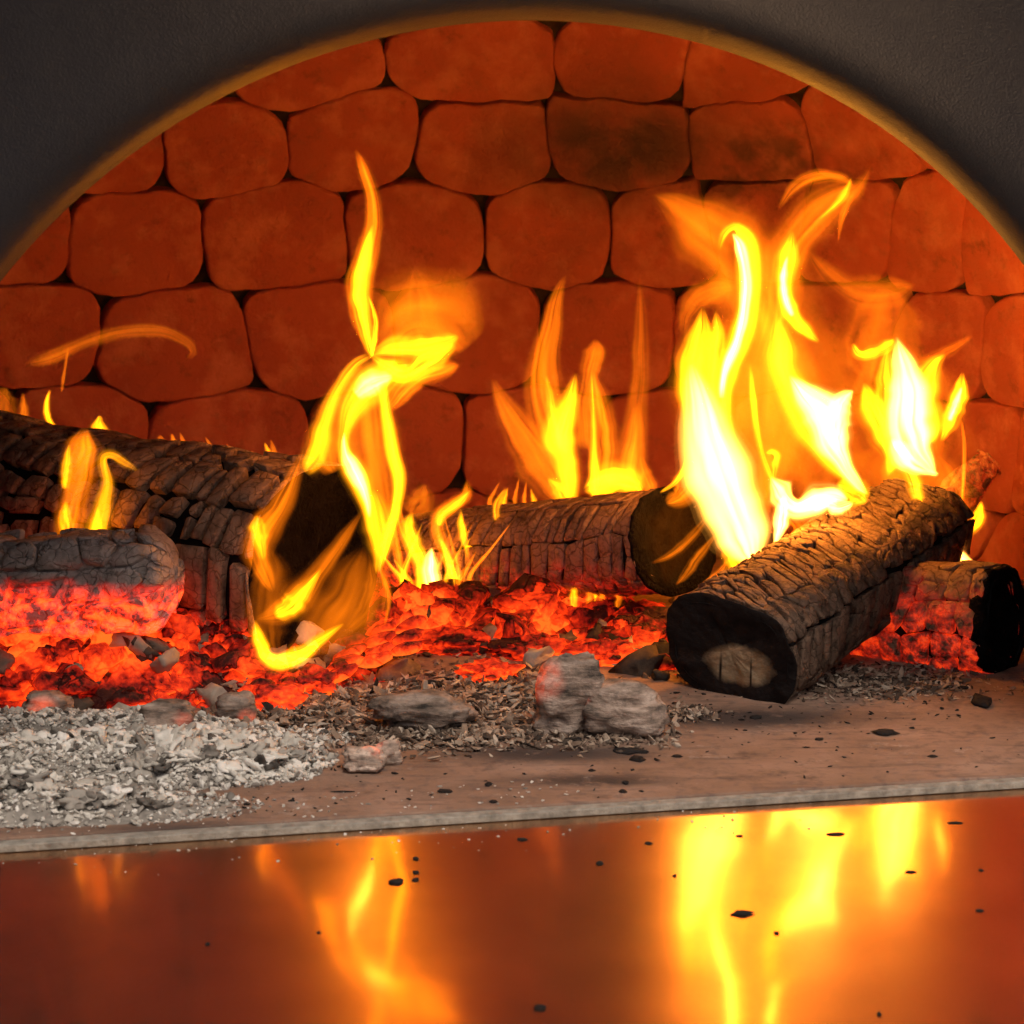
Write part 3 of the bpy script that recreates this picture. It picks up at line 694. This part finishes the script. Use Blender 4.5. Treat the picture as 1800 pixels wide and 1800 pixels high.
# ---------------------------------------------------------------- flakes of char on hearth and shelf
M['soot'] = m_simple('soot_flake', (.016, .012, .011), .9, 200, .4)
def fleck(px, py, w, h, z, label, group):
    g = G(px, py, z); m = mpp(g.y); V, F = ico(2); vs = []; sd = random.random()*50
    for p in V:
        k = 1+.6*noise.noise(p*1.5+Vector((sd, 0, 0)))+.3*noise.noise(p*3.5+Vector((0, sd, 0)))
        q = Vector((p.x*w*m/2*k, p.y*h*m*1.3*k, p.z*h*m*.35*k)); q.z += h*m*.2
        vs.append(g+q)
    o = new('char_flake', vs, F, M['soot'], None, True); tag(o, label, 'flake', group)
for x, y, w, h in ((1555, 1290, 42, 14), (1725, 1236, 34, 26), (1330, 1262, 22, 8), (1140, 1262, 16, 8), (1105, 1322, 60, 12), (1120, 1336, 26, 12), (780, 1392, 26, 8), (858, 1380, 12, 8), (868, 1410, 16, 6), (1100, 1377, 12, 8), (1095, 1392, 14, 7), (1190, 1330, 18, 6), (1690, 1210, 20, 9), (1010, 1300, 30, 8), (600, 1392, 40, 4), (1040, 1355, 14, 5), (1440, 1300, 16, 6), (1640, 1330, 18, 5)):
    fleck(x, y, w, h, 0, 'small black char flake lying on the bare hearth stone', 'char flakes on the hearth')
for x, y, w, h in ((697, 1551, 30, 10), (731, 1510, 12, 6), (731, 1534, 12, 6), (731, 1547, 12, 6), (917, 1476, 18, 5), (1055, 1518, 14, 7), (1140, 1483, 14, 5), (948, 1772, 22, 9), (1305, 1607, 36, 10), (1365, 1641, 10, 6), (1722, 1601, 14, 5), (1600, 1533, 18, 5), (1470, 1467, 36, 5), (1680, 1447, 26, 4), (1724, 1530, 10, 4), (1186, 1540, 8, 5), (365, 1660, 8, 5), (1300, 1470, 12, 4), (1545, 1783, 10, 6), (560, 1640, 8, 4)):
    fleck(x, y, w, h, -.0050, 'tiny black char flake lying on the polished steel shelf', 'char flakes on the shelf')
spots = []
for _ in range(420):
    v = random.uniform(.012, .20); g = OV(random.uniform(-.27, .30), v, 0)
    if random.random() < .55 and g.x > -.05: g = OV(random.uniform(-.02, .30), random.uniform(.10, .22), 0)
    r = random.choice([.0004, .0005, .0007, .0010])*random.uniform(.7, 1.3); spots.append((g+Vector((0, 0, r*.4)), r, (1.8, 1, .45), .4, .7))
v_, f_ = scatter(spots, 1)
o = new('soot_specks', v_, f_, M['soot']); tag(o, 'tiny dark soot specks dusted over the bare hearth', 'soot', kind='stuff')
spots = []
for _ in range(90):
    g = OV(random.uniform(-.27, .2)-.06*random.random(), -.004-.05*random.random()**2, -.0050); r = random.choice([.0003, .0004, .0006])
    spots.append((g+Vector((0, 0, r*.4)), r, (1.5, 1, .5), .4, .6))
for _ in range(120):
    g = OV(random.uniform(-.27, .05), random.uniform(.004, .05), 0); r = random.choice([.0004, .0006, .0009])
    spots.append((g+Vector((0, 0, r*.4)), r, (1.5, 1, .5), .4, .6))
v_, f_ = scatter(spots, 1)
o = new('ash_specks', v_, f_, M['ash']); tag(o, 'tiny pale ash specks along the hearth edge', 'ash', kind='stuff')
# ---------------------------------------------------------------- flames: bodies of glowing gas
def tongue(parent, pts, Y, cls, L, thick=9.0, p=.85, dY=None, n=40, twist=None):
    """pts: (px, py, width px) along the spine; L: peak radiance; thick: mm at the widest"""
    ws, p = {'o': (1.6, 2.4), 'y': (1.75, 3.6), 'w': (1.4, 3.0)}[cls]
    pts = [(x, y, w*ws) for x, y, w in curve_prof(pts, n)]; U = 21; sd = random.random()*90; wmax = max(q[2] for q in pts)
    tw = random.uniform(-.35, .35) if twist is None else twist
    Y0, Y1 = Y if isinstance(Y, tuple) else (Y, Y)
    th = thick*.001; vs, fs = [], []; K = len(pts)
    # half-widths as shares of the width, held back on the inside of tight bends so the skins never cross
    HP, HM = [.5]*K, [.5]*K
    for k in range(2, K-2):
        a, b, c = pts[k-2], pts[k], pts[k+2]
        l1, l2 = math.hypot(b[0]-a[0], b[1]-a[1]), math.hypot(c[0]-b[0], c[1]-b[1])
        dth = (math.atan2(c[1]-b[1], c[0]-b[0])-math.atan2(b[1]-a[1], b[0]-a[0])+pi) % (2*pi)-pi
        lim = .62*((l1+l2)/2)/max(abs(dth), 1e-4)/max(b[2], 1)
        if dth > 0: HP[k] = min(.5, lim)
        else: HM[k] = min(.5, lim)
    for A_ in (HP, HM):
        A_[:2] = [A_[2]]*2; A_[-2:] = [A_[-3]]*2
        B_ = [min(A_[max(0, k-3):k+4]) for k in range(K)]
        A_[:] = [sum(B_[max(0, k-2):k+3])/len(B_[max(0, k-2):k+3]) for k in range(K)]
    for k, (x, y, w) in enumerate(pts):
        w = max(w*(1+.16*noise.noise(Vector((k*.22, sd, 0)))), 1.5); x += min(.05*w, 2.5)*noise.noise(Vector((k*.25, sd, 5))); f = k/(K-1); a = pts[max(k-2, 0)]; b = pts[min(k+2, K-1)]
        tx, ty = b[0]-a[0], b[1]-a[1]; l = math.hypot(tx, ty) or 1; nx, ny = -ty/l, tx/l
        Yk = Y0+(Y1-Y0)*f+.004*noise.noise(Vector((x*.01, y*.01, L)))
        tau = th*(w/wmax)**.75*smoothstep(-.02, .14, f)*smoothstep(-.02, .12, 1-f); m = mpp(Yk)
        hp, hm_ = HP[k]*w, HM[k]*w
        for side in (1, -1):
            for i in range(U):
                u = -1+2*i/(U-1); hw = hp if u > 0 else hm_
                q = P(x+nx*u*hw, y+ny*u*hw, Yk)
                d = ray(x, y).normalized()
                st = max(.12, 1+.75*noise.noise(Vector((u*2.4+sd, f*2.2, sd)))+.8*noise.noise(Vector((u*6+sd, f*2.4, 3)))+.4*noise.noise(Vector((u*13+sd, f*4, 7))))
                vs.append(q+d*(u*w*m/2*tw)+d*(side*max(2.5e-5, tau/2*st*(max(1-u*u, 0))**p)))
    for k in range(K-1):
        for sgn in (0, 1):
            for i in range(U-1):
                a = k*2*U+sgn*U+i; b = a+2*U
                fs.append((a, a+1, b+1, b) if sgn == 0 else (a+1, a, b, b+1))
    # caps; the two skins share their rims
    bm = bmesh.new(); bv = [bm.verts.new(v) for v in vs]
    for f in fs: bm.faces.new([bv[i] for i in f])
    for k in (0, K-1):
        for i in range(U-1):
            a = k*2*U+i; q = [bv[a], bv[a+1], bv[a+U+1], bv[a+U]]
            try: bm.faces.new(q)
            except ValueError: pass
    for k in range(K-1):
        for i in (0, U-1):
            a = k*2*U+i; bm.faces.new([bv[a], bv[a+2*U], bv[a+3*U], bv[a+U]])
    bmesh.ops.recalc_face_normals(bm, faces=bm.faces)
    o = frombm('tongue', bm, m_flame(cls, FLC[cls]*L/th), None, True); adopt(o, parent); return o
def flame(label, foot, light=None):
    return empty('flame', label, 'flame', foot, 'flames of the fire')
#FLAMES
def licks(F, base, Y, n, h0, h1, cls=('o', 'o', 'y')):
    for _ in range(n):
        (x0, y0), (x1, y1) = base; f = random.random(); x, y = x0+(x1-x0)*f, y0+(y1-y0)*f; h = random.uniform(h0, h1); w = random.uniform(6, 13); b = random.uniform(-.35, .35)*h
        c = random.choice(cls)
        tongue(F, [(x+b*1.3, y-h, 2), (x+b*.6, y-h*.7, w*.6), (x-b*.2, y-h*.35, w), (x, y, w*.9), (x, y+6, w*.4)], Y, c, random.uniform(.6, 1.2), 6)
F = flame('tall twisting forked flame wrapping the sawn end of the thick blackened log', P(600, 1000, 1.43))
Y = 1.43
T = lambda pts, cls, L, th=9, dy=0.0, **k: tongue(F, pts, (Y+dy, Y+dy), cls, L, th, **k)
T([(625,262,6),(640,300,18),(655,350,20),(656,400,26),(642,460,36),(632,510,38),(638,560,32),(650,600,20),(656,630,6)], 'o', 1.1)
T([(655,395,6),(645,440,20),(634,490,26),(633,530,26),(640,570,20),(648,605,16),(654,628,6)], 'y', 2.6)
T([(648,520,3),(660,560,8),(658,600,8),(652,628,6)], 'y', 1.6, 5)
T([(655,628,14),(690,600,90),(730,575,165),(775,580,150),(805,600,110),(818,615,40)], 'o', .55, 12)
T([(728,472,8),(735,500,50),(742,540,100),(745,590,120),(735,630,60)], 'o', .28, 10, .01)
T([(652,624,10),(690,612,34),(740,612,40),(785,600,26),(806,590,8)], 'y', 1.7, 8, -.004)
T([(652,624,8),(685,645,26),(715,655,40),(760,630,40),(800,605,14)], 'y', 2.0, 8, -.006)
T([(808,640,8),(780,650,26),(740,662,30),(705,690,30),(682,722,14)], 'o', 1.0, 8)
T([(652,624,10),(622,644,18),(592,690,22),(568,750,30),(556,800,36),(535,830,18)], 'y', 1.3, 8)
T([(640,640,20),(605,690,40),(585,750,56),(580,800,66),(590,830,30)], 'o', .7, 10, .006)
T([(735,640,6),(700,650,36),(655,678,66),(622,715,40),(606,762,20),(608,800,24),(628,838,34),(646,885,26),(655,930,20),(664,985,6)], 'y', 2.6, 10, -.004)
T([(690,662,10),(655,672,40),(625,695,22)], 'w', 2.0, 7, -.008)
T([(605,760,4),(607,795,16),(622,825,26),(642,870,16),(650,910,6)], 'w', 3.0, 7, -.008)
T([(668,650,16),(678,720,18),(690,790,24),(701,840,20),(694,900,16),(680,950,16),(668,1000,6)], 'y', 2.8, 8, -.002)
T([(650,690,60),(650,760,80),(660,830,70),(672,900,44),(672,970,26),(676,1040,12),(672,1090,4)], 'o', .85, 12, .004)
T([(655,860,10),(662,900,40),(668,945,40),(666,985,20),(662,1010,4)], 'y', 1.2, 8, -.006)
T([(662,985,4),(680,1030,10),(683,1060,8),(676,1100,4)], 'o', .6, 5, -.01)
Y = 1.405
T([(535,785,4),(515,845,26),(492,895,36),(466,930,46),(455,975,44),(470,1015,30),(480,1040,8)], 'o', .75, 10, .0)
T([(452,905,6),(453,925,26),(456,950,24),(462,985,8)], 'y', 1.1, 8, -.004)
T([(470,960,10),(475,1010,60),(468,1070,60),(468,1120,50),(485,1160,20)], 'o', .2, 9, .004)
T([(640,895,4),(602,948,20),(560,1005,30),(522,1052,44),(488,1078,36),(448,1090,6)], 'o', .55, 8, -.004)
T([(565,1000,4),(530,1045,26),(508,1068,34),(482,1082,14)], 'y', 2.0, 7, -.006)
T([(640,960,10),(630,1010,80),(610,1065,118),(575,1110,100),(535,1140,50),(500,1160,14)], 'o', .27, 12, -.002)
T([(650,985,4),(655,1030,30),(640,1075,36),(610,1110,10)], 'o', .22, 8, -.004)
T([(448,1090,6),(456,1130,24),(480,1158,30),(525,1152,26),(560,1126,18),(604,1096,5)], 'y', 2.0, 8, -.008)
T([(455,1145,6),(485,1163,24),(525,1155,20),(560,1130,8)], 'y', 2.2, 6, -.011)
F = flame('pair of small orange flames licking up the face of the thick log over grey remnant', P(150, 965, 1.46)); Y = 1.465
T([(150,752,10),(146,790,52),(136,850,44),(124,910,44),(122,970,34)], 'o', 1.0, 10)
T([(122,780,4),(116,820,16),(114,860,10)], 'y', 1.0, 6, -.004)
T([(116,880,4),(114,915,22),(124,965,14)], 'y', 1.0, 6, -.004)
T([(245,830,3),(222,815,12),(195,803,20),(184,812,22),(188,850,20),(180,895,30),(172,935,42),(178,962,40)], 'y', 1.25, 9)
T([(172,890,4),(172,930,18),(180,962,24)], 'y', 1.4, 6, -.004)
F = flame('small flame tips flickering behind the thick log below a thin drifting ribbon', P(170, 765, 1.66)); Y = 1.68
T([(176,730,4),(173,752,24),(176,780,44)], 'y', 3.2, 8)
T([(88,685,3),(82,712,9),(86,740,10),(112,766,4)], 'y', 1.6, 6)
T([(45,640,10),(90,628,24),(150,602,20),(215,584,22),(280,582,20),(322,598,18),(338,618,14),(326,634,4)], 'o', .24, 9)
T([(120,610,3),(112,660,6),(108,690,3)], 'o', .4, 5)
T([(283,765,3),(282,775,14),(285,800,12)], 'o', .5, 6); T([(302,762,3),(306,780,10),(312,800,6)], 'o', .6, 6)
T([(40,690,3),(42,715,14),(40,750,14)], 'o', .4, 6); T([(10,680,6),(5,700,40),(0,740,50)], 'o', .3, 8)
licks(F, ((260, 800), (500, 815)), 1.60, 6, 25, 60)
F = flame('row of narrow wavy flames climbing the left end of the pinkish log', P(770, 1070, 1.60)); Y = 1.60
T([(748,850,6),(740,878,44),(722,905,30)], 'o', .45, 9)
T([(700,885,4),(705,925,16),(722,965,16),(738,1010,14),(748,1075,5)], 'o', 1.0, 7)
T([(725,900,6),(718,925,22),(728,960,26),(748,1000,18),(760,1040,6)], 'y', 1.5, 8)
T([(735,985,4),(738,1020,14),(742,1050,16),(752,1078,5)], 'y', 1.6, 6)
T([(758,962,4),(757,990,26),(760,1025,28),(775,1055,14),(790,1075,4)], 'w', 3.4, 8, -.004)
T([(822,842,5),(818,870,20),(795,890,22),(773,910,26),(770,935,22),(785,980,18),(803,1030,14),(826,1072,5)], 'o', 1.0, 8)
T([(826,862,4),(806,884,14),(778,905,16),(772,925,12)], 'y', 1.5, 6, -.003)
T([(775,945,4),(788,985,14),(802,1030,12),(820,1062,4)], 'y', 1.7, 6, -.003)
T([(810,895,4),(812,930,14),(826,970,16),(842,1010,14),(862,1045,4)], 'y', 1.4, 7)
T([(890,858,4),(874,885,11),(875,915,9),(898,948,3)], 'y', .9, 6)
T([(915,922,3),(926,955,14),(948,985,9),(960,1000,3)], 'o', .55, 6)
T([(868,1030,3),(890,1036,12),(912,1050,4)], 'y', 1.6, 6); T([(930,1020,3),(930,1045,12),(945,1070,5)], 'o', .5, 6)
T([(690,905,4),(694,940,14),(700,980,14),(712,1040,5)], 'o', .9, 6)
licks(F, ((690, 1050), (880, 1062)), 1.585, 8, 40, 100)
licks(F, ((700, 1060), (850, 1068)), 1.575, 6, 90, 170, ('o', 'y'))
licks(F, ((860, 900), (960, 890)), 1.66, 5, 30, 70)
licks(F, ((900, 1065), (1130, 1062)), 1.56, 7, 25, 55)
F = flame('cluster of pointed flames standing behind the middle of the pinkish log', P(1020, 875, 1.72)); Y = 1.72
T([(994,482,5),(980,520,18),(967,580,30),(955,650,46),(962,715,56),(980,775,54),(995,830,44),(1002,885,30)], 'o', .95, 10)
T([(864,662,5),(884,708,28),(912,755,48),(945,805,66),(975,850,56),(990,885,24)], 'o', .75, 10)
T([(1012,655,4),(1002,700,26),(985,755,50),(992,800,34),(1000,845,28),(1004,885,18)], 'y', 2.7, 9)
T([(1006,690,4),(1000,720,16),(990,765,26),(995,800,8)], 'y', 2.0, 6, -.004)
T([(960,660,4),(968,700,14),(975,750,20),(985,800,8)], 'y', 1.0, 6, -.003)
T([(1047,595,6),(1046,622,34),(1034,668,26),(1026,720,26),(1030,790,30)], 'o', .6, 9)
T([(1042,650,4),(1050,700,32),(1060,760,42),(1060,820,40),(1055,880,30)], 'o', .85, 9, .004)
T([(1040,655,3),(1043,720,8),(1044,790,12),(1046,850,18),(1048,880,10)], 'y', 1.5, 6, -.002)
T([(1025,862,8),(1055,852,44),(1090,848,52),(1116,856,40),(1128,866,8)], 'y', 3.0, 10, -.004)
T([(1125,480,4),(1126,580,22),(1124,680,28),(1112,780,44),(1100,860,50)], 'o', .42, 9)
T([(1122,700,4),(1116,770,30),(1106,840,40),(1100,870,30)], 'o', .6, 8, .004)
T([(1126,800,3),(1136,840,24),(1150,880,20)], 'o', .7, 8)
T([(962,840,4),(985,860,30),(1000,884,30)], 'y', 1.2, 7)
F = flame('huge white hot flame with curling tips rising from the top of the split log', P(1330, 990, 1.49)); Y = 1.50
T([(1215,640,14),(1228,700,52),(1244,770,86),(1264,835,104),(1286,895,100),(1305,940,86),(1318,972,56),(1326,995,12)], 'w', 4.6, 14)
T([(1235,540,6),(1232,590,40),(1222,640,50),(1222,700,46),(1234,770,34),(1246,820,10)], 'y', 2.6, 10, .004)
T([(1258,545,4),(1262,595,26),(1257,660,34),(1262,730,44),(1272,800,40),(1290,870,20)], 'y', 2.8, 10, .002)
T([(1264,440,5),(1274,412,14),(1294,402,20),(1310,430,36),(1318,490,36),(1314,550,32),(1300,600,34),(1280,650,32),(1272,695,26),(1276,745,14)], 'y', 3.0, 9, -.004)
T([(1288,410,5),(1302,435,18),(1312,490,20),(1308,550,18),(1294,605,18),(1274,655,16),(1268,700,10)], 'w', 5.0, 8, -.006)
T([(1145,340,5),(1185,365,50),(1235,405,110),(1285,450,140),(1320,520,110),(1340,600,120)], 'o', .62, 12, .012)
T([(1330,520,60),(1345,600,120),(1352,690,150),(1345,780,140),(1335,860,100),(1322,930,40)], 'o', .75, 14, .012)
T([(1532,288,3),(1508,330,24),(1468,350,56),(1425,385,66),(1388,435,64),(1372,490,60),(1362,560,56),(1335,640,34)], 'o', .75, 11, .008)
T([(1368,368,4),(1398,328,18),(1440,310,20),(1482,314,14),(1500,330,5)], 'o', .55, 7, .004)
T([(1497,312,3),(1484,342,14),(1462,366,8),(1440,385,3)], 'y', .9, 6, .0)
T([(1502,340,5),(1482,376,11),(1473,425,3)], 'o', .5, 6, .004)
T([(1394,405,5),(1386,450,28),(1378,490,26),(1382,530,26),(1398,562,24),(1422,586,18),(1440,602,4)], 'y', 2.8, 8, -.002)
T([(1384,450,4),(1377,490,14),(1382,530,14),(1394,556,8)], 'w', 3.6, 7, -.004)
T([(1366,550,5),(1372,600,36),(1374,645,44),(1394,690,46),(1420,735,50),(1450,780,50),(1478,820,30),(1502,850,20),(1530,872,6)], 'y', 3.0, 10, 0)
T([(1388,660,5),(1412,690,40),(1444,725,74),(1462,775,56),(1482,815,32),(1508,852,18),(1524,868,5)], 'w', 6.0, 11, -.004)
T([(1500,686,5),(1480,705,34),(1465,745,50),(1468,790,20)], 'w', 4.0, 9, -.006)
T([(1354,838,5),(1372,862,40),(1398,886,50),(1436,878,48),(1466,872,34),(1490,880,8)], 'w', 5.5, 10, -.008)
T([(1430,900,6),(1450,888,30),(1476,892,26),(1500,884,6)], 'w', 3.0, 8, -.008)
T([(1378,870,10),(1374,910,26),(1366,945,12),(1360,960,4)], 'w', 5.0, 8, -.008)
T([(1470,850,8),(1490,858,40),(1510,872,40),(1524,884,8)], 'y', 1.6, 8, -.004)
T([(1318,640,5),(1324,700,12),(1330,750,12),(1340,800,10),(1356,840,8),(1370,866,4)], 'y', 1.2, 7, -.01)
T([(1345,796,4),(1362,800,18),(1362,830,8),(1360,850,3)], 'y', 1.2, 6, -.01)
T([(1212,794,4),(1200,828,10),(1184,850,8),(1160,866,3)], 'y', 1.4, 6, -.004)
T([(1215,800,4),(1210,840,36),(1195,870,36),(1170,885,10)], 'o', .8, 8, .004)
T([(1268,955,4),(1282,975,22),(1296,1000,20),(1302,1018,4)], 'y', 1.5, 7, -.01)
T([(1200,590,10),(1206,555,24),(1226,525,36),(1262,508,40),(1292,505,12)], 'o', .40, 9, .01)
T([(1385,905,6),(1400,930,50),(1390,955,40),(1370,965,10)], 'o', .9, 8, -.006)
T([(1360,400,40),(1365,480,110),(1375,580,150),(1400,680,190),(1420,770,200),(1430,850,160),(1420,900,60)], 'o', .42, 16, .02)
T([(1290,560,30),(1270,640,120),(1285,740,150),(1310,830,130),(1330,920,60)], 'o', .5, 14, .016)
F = flame('ragged white and yellow flame above the far end of the split log', P(1590, 880, 1.60)); Y = 1.60
T([(1576,592,5),(1586,632,36),(1598,685,64),(1596,740,78),(1608,785,66),(1628,812,30),(1646,838,5)], 'w', 6.0, 12)
T([(1498,604,6),(1512,620,22),(1540,618,18),(1562,606,18),(1572,595,4)], 'y', 1.8, 8)
T([(1692,655,5),(1686,695,26),(1672,735,26),(1654,776,5)], 'y', 2.6, 8, -.004)
T([(1690,680,4),(1680,710,14),(1668,740,10)], 'w', 3.0, 6, -.006)
T([(1662,622,5),(1638,648,30),(1626,695,40),(1640,745,30),(1640,780,8)], 'y', 2.4, 9)
T([(1518,672,5),(1532,710,38),(1552,755,46),(1568,800,34),(1560,838,5)], 'y', 2.2, 9)
T([(1562,610,5),(1556,660,26),(1562,720,36),(1572,780,20)], 'y', 2.0, 8, .004)
T([(1566,770,8),(1588,800,46),(1612,822,24),(1650,834,5)], 'w', 4.0, 8, -.006)
T([(1560,590,30),(1575,680,150),(1590,770,170),(1575,840,120),(1562,890,30)], 'o', .75, 13, .012)
T([(1592,815,20),(1606,848,24),(1617,890,18),(1624,940,16),(1616,980,14),(1592,1020,12),(1568,1052,7),(1540,1072,3)], 'y', 1.7, 7, -.06)
T([(1590,880,8),(1610,930,34),(1608,980,30),(1580,1030,8)], 'o', .55, 8, -.055)
T([(1420,440,5),(1455,480,30),(1500,510,44),(1560,515,50),(1610,500,10)], 'o', .36, 10, .012)
T([(1560,500,10),(1555,540,90),(1545,590,120),(1535,640,100),(1530,670,20)], 'o', .40, 11, .014)
T([(1600,640,5),(1660,620,20),(1710,590,5)], 'o', .3, 7, .01)
T([(1690,738,3),(1695,790,6),(1692,860,6),(1686,930,3)], 'o', .9, 5)
T([(1725,880,3),(1720,910,20),(1704,934,14),(1684,942,3)], 'y', 2.6, 7, .02)
T([(1640,800,20),(1660,850,70),(1665,910,60),(1650,960,20)], 'o', .45, 10, .03)
T([(1630,966,6),(1652,972,28),(1682,976,22),(1712,990,4)], 'w', 4.5, 8, -.06)
F = flame('faint amber veil of flame across the black end of the pinkish log', P(1190, 1010, 1.53)); Y = 1.52
T([(1215,850,20),(1205,900,110),(1190,950,120),(1180,1000,60),(1170,1030,8)], 'o', .025, 9)
T([(1255,895,4),(1215,945,14),(1180,975,12),(1145,990,3)], 'o', .34, 6); T([(1262,935,3),(1230,975,14),(1205,1010,12),(1188,1028,3)], 'o', .45, 6)
T([(1280,985,4),(1262,1010,12),(1230,1030,4)], 'o', .6, 6)
